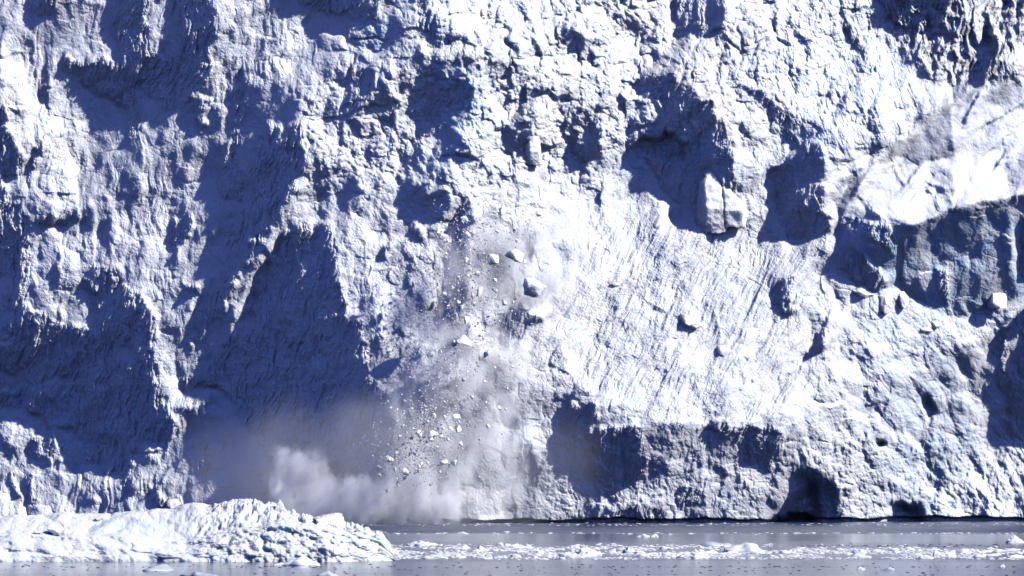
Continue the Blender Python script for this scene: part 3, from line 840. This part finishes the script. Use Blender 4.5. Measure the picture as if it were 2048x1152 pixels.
for u, v, w, h, lb, sd in LB:
    o = link_mesh("ice_boulder" if h < w * 1.5 else "ice_tower", block_mesh("ice_block", sd, 4, 15, .14) if h < w * 1.5 else tower_mesh("ice_block", 0 if sd != 12 else 1), M_CHUNK)
    Y = depth_at(u, v) + (w * .006 if h < w * 1.5 else -.3)
    place(o, u, v, Y, w, h, w * .8, (0, 0, rnd.uniform(-.5, .5)))
    if h >= w * 1.5: o.rotation_euler = (0, 0, 0)
    tag(o, lb, "ice block", "ice blocks lodged on the glacier")

# ------------------------------------------------------------------ iceberg in front on the left
YB = 403.0                                              # distance of its near waterline
def interp(u, tab):
    return np.interp(u, [t[0] for t in tab], [t[1] for t in tab])
crest = [(-120,1040),(-60,1032),(0,1031),(120,1029),(200,1028),(260,1023),(320,1016),(380,1011),(430,1006),(480,1003),(530,1010),(575,1026),(600,1034),(640,1044),(690,1055),(730,1063),(760,1072),(776,1088),(785,1108),(790,1128)]
ledge = [(-120,1075),(0,1067),(50,1064),(110,1072),(200,1070),(240,1066),(300,1074),(370,1082),(420,1070),(480,1055),(560,1048),(640,1060),(700,1068),(760,1084),(785,1112),(790,1128)]
BU = np.arange(-120, 790.5, 1.25)
SP = np.linspace(0, 1, 150)
Ub, Sb = np.meshgrid(BU, SP)
m2 = YB / FPX
vfoot = CAMH * FPX / YB + HOR
zc = (vfoot - interp(Ub, crest)) * m2; zl = (vfoot - interp(Ub, ledge)) * m2
zc = zc + m2 * (3.5 * fbm(Ub / 16, Ub * 0, 4, 3) + 4 * np.abs(fbm(Ub / 9, Ub * 0, 3, 6))) * sstep(380, 500, Ub) * sstep(786, 740, Ub)
endf = np.clip((790 - Ub) / 120, 0, 1) ** .5
# section: foot -> front face -> ledge -> shelf -> crest -> back
kn_s = [0, .10, .45, .55, .78, .88, 1.0]
kz = [(-1.2 + 0 * zc), (.1 * zl), (.93 * zl), (zl), (zl + .80 * (zc - zl)), (zc * 1.0), (-1.2 + 0 * zc)]
ky = [-.2, 0.0, 2.8, 4.4, 9.0, 12.0, 17.0]
Zb = np.zeros(Ub.shape); Yb = np.zeros(Ub.shape)
for i in range(len(kn_s) - 1):
    a, b_ = kn_s[i], kn_s[i + 1]
    m = (Sb >= a) & (Sb <= b_)
    t = (Sb - a) / (b_ - a)
    Zb = np.where(m, kz[i] * (1 - t) + kz[i + 1] * t, Zb)
    Yb = np.where(m, ky[i] * (1 - t) + ky[i + 1] * t, Yb)
Yb = 8.5 + (Yb - 8.5) * endf
xw = Ub * .05; dv = Sb * 12
rug = sstep(330, 430, Ub)
dn = .60 * fbm(xw / 3.2, dv / 2.8, 3, 2, .5) + .10 * fbm(xw / .9, dv / .8, 3, 6, .6) * (.4 + rug)
dn += .90 * lumps(xw / 2.6 + .3 * perlin(xw, dv, 2), dv / 2.2, 1) * (.75 + .3 * rug) + + .5 * shards(xw / 2.0, dv / 1.7, 2) * rug
dn += .16 * shards(xw / .95, dv / .8, 1) * (.1 + rug) + .38 * lumps(xw / 1.15, dv / 1.0, 2) * (.12 + rug) + .16 * lumps(xw / .5, dv / .45, 3) * (.12 + rug)
f, e = facets(xw / 1.6, dv / 1.3, 2, .8, .4); dn += .22 * f * (.2 + rug)
dn += .16 * shards(xw / .42, dv / .36, 2) * (.2 + rug) + .06 * fbm(xw / .3, dv / .3, 2, 3)
dn -= .4
undercut = .45 * sstep(.16, .10, Sb) * (.5 + .9 * perlin(xw / 3, dv * 0, 4))
fade = sstep(0, .05, Sb) * sstep(1, .95, Sb)
front = sstep(.62, .5, Sb)
Yb2 = Yb - dn * (.45 + .30 * front) * fade + undercut
Zb2 = Zb + (dn * (.10 + .26 * (1 - front))) * sstep(.16, .4, Sb) * fade * np.clip(zc / 3, .1, 1)
Yw = YB + Yb2
Xw = (Ub - 1024) / FPX * (YB + .5 * Yb2)
co = np.stack([Xw, Yw, Zb2], -1).reshape(-1, 3)
org = np.array([(350 - 1024) * m2, YB + 8, 0.0])
nb_, ns_ = len(BU), len(SP)
ii = np.arange(nb_ * ns_).reshape(ns_, nb_)
fb = np.stack([ii[:-1, :-1], ii[:-1, 1:], ii[1:, 1:], ii[1:, :-1]], -1).reshape(-1, 4)
berg = empty("iceberg", tuple(org))
tag(berg, "long low white iceberg floating in the left foreground", "iceberg")
bb = np.zeros(Ub.shape)
nb2 = np.clip(.5 + .9 * fbm(xw / 1.2, dv / 1.2, 3, 12), 0, 1)
for cu, cs, ru, rs_, k in ((215,.66,45,.10,.9), (300,.62,40,.10,.9), (335,.72,30,.08,.6), (565,.40,28,.16,.6), (620,.30,30,.12,.3), (150,.62,30,.05,.4), (300,.14,15,.1,.5), (425,.13,40,.05,.7), (30,.13,50,.06,.7), (700,.3,25,.15,.3)):
    bb = np.maximum(bb, k * nb2 * np.exp(-((Ub - cu) / ru) ** 2 - ((Sb - cs) / rs_) ** 2))
dd = .35 * np.clip(fbm(xw / .7, dv / .7, 4, 5, .7) - .35, 0, 1) * np.exp(-((Ub - 400) / 70) ** 2)
me = raw_mesh("ice_body", co - org, fb, smooth=False)
for an, arr in (("blue", bb), ("dirt", dd)):
    at = me.attributes.new(an, 'FLOAT', 'POINT'); at.data.foreach_set("value", arr.ravel().astype(np.float32))
link_mesh("ice_body", me, M_BERG, berg)
def berg_part(name, u, v, w, h, dy, seed, rot=(0, 0, 0), label=None, cuts=8, rough=.15, stretch=(1, 1, 1)):
    o = link_mesh(name, block_mesh(name, seed, 5 if w > 40 else 4, cuts, rough, stretch=stretch), M_BERG, berg)
    Y = YB + dy
    p = ray(u, v, Y); s = Y / FPX
    o.location = tuple(np.array(p) - org)
    o.scale = (w / 2 * s, w / 2 * s, h / 2 * s)
    o.rotation_euler = rot
    if label: o["label"] = label
    return o
# pointed spire
sp = np.array([(-.8, -.5, -1), (.9, -.5, -1), (1.1, .6, -1), (-.7, .6, -1), (-.62, -.45, .1), (.55, -.4, -.1), (.6, .4, -.1), (-.5, .45, .1), (-.18, -.05, 1.0), (-.02, .05, .96)], float)
bm = bmesh.new()
vv = [bm.verts.new(p) for p in sp]
for f_ in ((0, 1, 5, 4), (1, 2, 6, 5), (2, 3, 7, 6), (3, 0, 4, 7), (4, 5, 9, 8), (5, 6, 9), (6, 7, 8, 9), (7, 4, 8), (3, 2, 1, 0)):
    bm.faces.new([vv[i] for i in f_])
bmesh.ops.subdivide_edges(bm, edges=bm.edges[:], cuts=6, use_grid_fill=True)
for v_ in bm.verts:
    v_.co += Vector((mnoise.noise(v_.co * 3), mnoise.noise(v_.co * 3 + Vector((9, 0, 0))), mnoise.noise(v_.co * 3 + Vector((0, 9, 0))))) * .09
me = bpy.data.meshes.new("ice_spire"); bm.to_mesh(me); bm.free()
o = link_mesh("ice_spire", me, M_BERG, berg)
s = (YB + 8) / FPX
o.location = tuple(np.array(ray(562, 1020, YB + 8)) - org); o.scale = (19 * s, 12 * s, 22 * s)
o["label"] = "pointed pale ice spire on the crest"
berg_part("ice_knob", 655, 1046, 74, 62, 9, 48, (0, 0, 0), "rounded white knob standing up at the right", cuts=7, rough=.22)
# loose lumps lying on the iceberg's shelf
for u, v, w, h, dy, lb, sd in ((112,1062,36,20,4.5,"rounded boulder lying on the shelf at the left of the iceberg",51), (75,1064,16,8,4,"small flat lump left of the rounded boulder on the iceberg",52),
                           (120,1033,12,10,10,"small upright lump on the back ridge of the iceberg",53), (197,1037,16,9,9,"round lump on the back ridge near the middle of the iceberg",54),
                           (255,1036,13,7,9,"smallest round lump on the back ridge of the iceberg",55)):
    o = link_mesh("ice_lump", block_mesh("ice_lump", sd, 4, 6, .08), M_BERG)
    place(o, u, v, YB + dy, w, h, w)
    tag(o, lb, "ice lump", "lumps lying on the iceberg")

# ------------------------------------------------------------------ floating ice
def floe(u, v, w, h, label, seed, mat=M_FLOE, group="floes drifting in front of the glacier", knob=0, sub=4, deep=1.0):
    """v: waterline row; w, h: apparent size in px"""
    Y = CAMH * FPX / (v - HOR)
    s = Y / FPX
    rs = np.random.RandomState(seed)
    co, fa = ICO[sub]
    c = co.copy()
    ang = np.arctan2(c[:, 1], c[:, 0])
    lob = 1 + .16 * np.sin(2 * ang + rs.uniform(0, 6)) + .10 * np.sin(3 * ang + rs.uniform(0, 6)) + .07 * np.sin(5 * ang + rs.uniform(0, 6))
    n1 = np.array([mnoise.fractal(Vector(p) * (1.3 + knob) + Vector((seed * 2.7, 1, 0)), .7, 2.1, 5) for p in co])
    peak = rs.uniform(-.35, .35)
    top = np.clip(c[:, 2], 0, 1) ** .8 * (.62 + .45 * np.exp(-((c[:, 0] - peak) / .42) ** 2) + (.35 + .35 * knob) * n1)
    c[:, 2] = np.where(co[:, 2] > 0, np.maximum(top, .02), co[:, 2] * .5)
    r = (1 + .12 * n1) * lob
    c[:, 0] *= r; c[:, 1] *= r
    sx_ = w / 2 * s / max(abs(c[:, 0]).max(), .1); sz_ = h * s / max(c[:, 2].max(), .1)
    c = c * np.array([sx_, sx_ * rs.uniform(.5, .8) * deep, sz_])
    me = raw_mesh("ice_floe", c, fa, smooth=knob == 0)
    o = link_mesh("ice_floe", me, mat)
    o.location = ((u - 1024) * s, Y, -.02)
    tag(o, label, "ice floe", group)
    return o
FL = [
 (842,1091,64,11,"flat white floe with scalloped edges at the left end of the brash band",2,0,1),
 (1286,1074,30,7,"left hump of the pair of rounded white floes nearest the glacier",3,0,0),
 (1309,1074,18,7,"right hump of the pair of rounded white floes nearest the glacier",4,0,0),
 (1488,1105,92,21,"largest smooth domed floe with a pale blue top",5,0,0),
 (1432,1092,74,9,"low grey sloping floe behind the largest domed floe",6,1,0),
 (1388,1117,76,20,"ridged floe in front of the largest domed floe",7,0,1),
 (1255,1107,20,15,"smooth cone shaped floe standing in the brash",8,1,0),
 (1036,1097,62,10,"long bright flat floe on the far edge of the brash band",9,0,1),
 (1172,1112,66,20,"heaped rubbly white floe in the middle of the brash band",10,0,1),
 (1140,1116,54,14,"rough floe left of the heaped rubbly floe",21,0,1),
 (600,1131,84,19,"pale smooth domed floe in front of the iceberg",11,0,0),
 (560,1131,30,7,"low tail floe left of the pale domed floe by the iceberg",22,0,0),
 (655,1153,46,12,"grey domed floe cut by the bottom edge of the picture",12,1,0),
 (315,1142,66,15,"grey rippled floe below the middle of the iceberg",13,1,0),
 (402,1152,88,10,"long low dark grey floe at the bottom edge below the iceberg",14,1,0),
 (2030,1086,46,17,"knobbly small berg at the right edge of the picture",15,0,1),
 (1722,1116,46,10,"bright arched floe in the right brash",16,0,0),
 (1712,1108,40,8,"low grey floe behind the bright arched floe",23,1,0),
 (1873,1114,18,16,"upright white lump in the right brash",17,0,0),
 (1852,1118,40,9,"wedge shaped floe left of the upright white lump",24,0,1),
 (1929,1106,36,7,"long smooth floe on the far side of the right brash",18,0,0),
 (1956,1106,18,8,"small peaked floe at the end of the long smooth floe",25,0,0),
 (1722,1139,20,6,"small pale hump alone on the smooth water at the lower right",19,0,0),
 (1776,1140,34,7,"flat dirty grey floe alone on the smooth water at the lower right",20,1,0),
 (2004,1134,14,6,"tiny white hump on the smooth water near the right edge",26,0,0),
 (924,1067,22,4,"thin white floe on the dark ruffled water below the snow cloud",27,0,0),
 (868,1117,60,9,"broad low floe at the near left of the brash band",28,0,1),
 (916,1116,34,10,"lumpy floe between the broad low ones at the near left",29,0,1),
 (962,1102,24,12,"peaked white floe in the left half of the brash band",30,0,0),
]
for u, v, w, h, lb, sd, grey, kn in FL:
    floe(u, v, w, h, lb, sd, M_FLOE_GREY if grey else M_FLOE, knob=kn)
# brash: every bigger piece on its own, the slush between as one sheet of scraps
bp_ = [floe(1200, 1100, 24, 5, "x", 400 + i, sub=3, knob=i % 2) for i in range(10)]
br_data = [o.data for o in bp_]
s0 = (CAMH * FPX / (1100 - HOR)) / FPX
for o in bp_: bpy.data.objects.remove(o)
def brash_pt(r):
    while True:
        u = r.uniform(775, 2090); v = r.triangular(1086, 1120, 1112)
        k = 1 if u < 1600 else .75
        if u > 1500 and v < 1097 and r.random() < .7: continue
        if perlin(np.array([u / 90.]), np.array([v / 9.]), 4)[0] + .35 * r.random() < .02: continue
        if r.random() < k: return u, v
for i in range(235):
    u, v = brash_pt(rnd)
    Y = CAMH * FPX / (v - HOR); s = Y / FPX
    o = link_mesh("brash_ice", br_data[rnd.randrange(10)], None)
    k = rnd.triangular(.3, 1.7, .5) * s / s0
    o.location = ((u - 1024) * s, Y, 0); o.scale = (k * rnd.uniform(.7, 1.2), k * .8, k * rnd.uniform(.5, 1.4)); o.rotation_euler[2] = rnd.choice((0, math.pi)) + rnd.uniform(-.4, .4)
    tag(o, "small piece of white brash ice in the drifting band", "brash ice", "small brash ice pieces in the drifting band")
co_l, fa_l = [], []
c1 = c0.copy(); k = 0
def scrap(u, v, w):
    global k
    Y = CAMH * FPX / (v - HOR); s = Y / FPX
    a = rnd.uniform(0, 6.28); ca, sa = math.cos(a), math.sin(a)
    c = c1 * np.array([w / 2 * s, w / 2 * s, w * .13 * s]) * rs.uniform(.7, 1.3, 3)
    c = np.stack([c[:, 0] * ca - c[:, 1] * sa, c[:, 0] * sa + c[:, 1] * ca, c[:, 2]], -1) + np.array([(u - 1024) * s, Y, .01])
    co_l.append(c); fa_l.append(f0 + k * len(c1)); k += 1
for _ in range(3600):
    u, v = brash_pt(rnd); scrap(u, v, rnd.uniform(3, 14))
for _ in range(260): scrap(rnd.uniform(690, 2090), rnd.uniform(1045.6, 1052), rnd.uniform(2, 9))
for _ in range(120): scrap(rnd.uniform(690, 2090), rnd.gauss(1067, .8), rnd.uniform(3, 14))
tag(link_mesh("ice_slush", raw_mesh("ice_slush", np.concatenate(co_l), np.concatenate(fa_l)), M_FLOE),
    "slush of tiny ice scraps filling the water of the brash band", "slush", kind="stuff")
co_l, fa_l = [], []; k = 0
for _ in range(500):
    v = rnd.choice((rnd.gauss(1134, 1.2), rnd.uniform(1123, 1152), rnd.gauss(1092, 2)))
    u = rnd.uniform(-20, 2060) if v > 1115 else rnd.uniform(1600, 2000)
    if v > 1121 or v < 1097: scrap(u, v, rnd.uniform(2, 9))
tag(link_mesh("dark_ice_scraps", raw_mesh("dark_ice_scraps", np.concatenate(co_l), np.concatenate(fa_l)), ice_material("clear_ice", (.05, .06, .10), (.12, .14, .2), scale=9, rough=.3)),
    "dark scraps of clear ice strewn on the smooth near water", "ice scraps", kind="stuff")

# ------------------------------------------------------------------ powder snow thrown up by the fall
def puff_material(name, dens, scale, cut, col=(.985, .985, 1.0), rag=3, soft=1.2, gain=1.0):
    m = bpy.data.materials.new(name); m.use_nodes = True
    N, L = m.node_tree.nodes, m.node_tree.links
    N.clear()
    out = N.new("ShaderNodeOutputMaterial"); pv = N.new("ShaderNodeVolumePrincipled")
    pv.inputs["Color"].default_value = (*col, 1); pv.inputs["Anisotropy"].default_value = -.25
    tc = N.new("ShaderNodeTexCoord"); geo = N.new("ShaderNodeNewGeometry")
    ln = N.new("ShaderNodeVectorMath"); ln.operation = 'LENGTH'; L.new(tc.outputs["Object"], ln.inputs[0])
    nz = N.new("ShaderNodeTexNoise"); nz.inputs["Scale"].default_value = scale; nz.inputs["Detail"].default_value = 5; nz.inputs["Roughness"].default_value = .6
    mp = N.new("ShaderNodeMapping"); mp.inputs["Rotation"].default_value = (0, .55, 0); mp.inputs["Scale"].default_value = (1.25, 1, .75)
    L.new(geo.outputs["Position"], mp.inputs[0]); L.new(mp.outputs[0], nz.inputs["Vector"])
    def mt(op, a, b_=None, c=None, clamp=False):
        q_ = N.new("ShaderNodeMath"); q_.operation = op; q_.use_clamp = clamp
        for i, x in enumerate((a, b_, c)):
            if x is None: continue
            if isinstance(x, (int, float)): q_.inputs[i].default_value = x
            else: L.new(x, q_.inputs[i])
        return q_.outputs[0]
    fall = mt('SUBTRACT', 1.0, mt('MULTIPLY', ln.outputs["Value"], ln.outputs["Value"]), clamp=True)
    d = mt('ADD', mt('MULTIPLY', fall, soft), mt('MULTIPLY', mt('SUBTRACT', nz.outputs[0], .5), rag))
    d = mt('MULTIPLY', mt('SUBTRACT', d, cut), gain, clamp=True)
    d = mt('MULTIPLY', mt('MULTIPLY', d, mt('POWER', mt('MULTIPLY', fall, 1.8, clamp=True), 2.0)), dens)
    L.new(d, pv.inputs["Density"]); L.new(pv.outputs[0], out.inputs["Volume"])
    return m
V_BASE = puff_material("powder_dense", .62, .17, .58, rag=4.2, soft=1.0, gain=1.6)
V_MID = puff_material("powder_mid", .15, .17, .50, rag=6.5, soft=1.0, gain=1.0)
V_THIN = puff_material("powder_thin", .016, .04, .1, rag=3.0, soft=1.1, gain=1.0)
def puff(u, v, Y, w, h, d, mat, label):
    co, fa = ICO[3]
    o = link_mesh("snow_cloud", PUFF, None)
    o = o
    s = Y / FPX
    o.location = ray(u, v, Y); o.scale = (w / 2 * s, d, h / 2 * s)
    o.material_slots[0].link = 'OBJECT'; o.material_slots[0].material = mat
    tag(o, label, "snow cloud", kind="stuff")
    return o
PUFF = raw_mesh("snow_cloud", ICO[3][0] * 1.02, ICO[3][1], smooth=True); PUFF.materials.append(V_BASE)
def front_of(u, v, d): return depth_at(u, v) - d
puff(740,1005,front_of(740,1000,8),520,150,10,V_BASE,"dense grey white snow cloud rolling over the water at the foot of the fall")
puff(600,965,front_of(600,960,6),200,200,9,V_BASE,"curling plume rising at the left of the base cloud")
puff(850,985,front_of(880,990,7),300,190,9,V_BASE,"dense powder billow right of the base cloud")
puff(915,560,front_of(915,560,4),150,260,5,V_MID,"thin powder trailing down the left edge of the fall")
puff(850,880,front_of(850,880,6),270,330,8,V_MID,"powder hanging behind the lower falling chunks")
puff(900,710,front_of(900,710,5),240,290,7,V_MID,"powder billow in the middle of the fall")
puff(990,780,front_of(990,780,5),250,400,7,V_MID,"powder sliding beside the streaked slope")
puff(1050,520,front_of(1050,520,5),300,360,7,V_MID,"powder burst around the largest falling block")
puff(980,940,front_of(980,940,5),230,230,7,V_MID,"powder drifting right along the foot of the glacier")
puff(800,950,front_of(800,950,16),1150,430,17,V_THIN,"thin haze of snow dust spreading over the foot of the glacier")
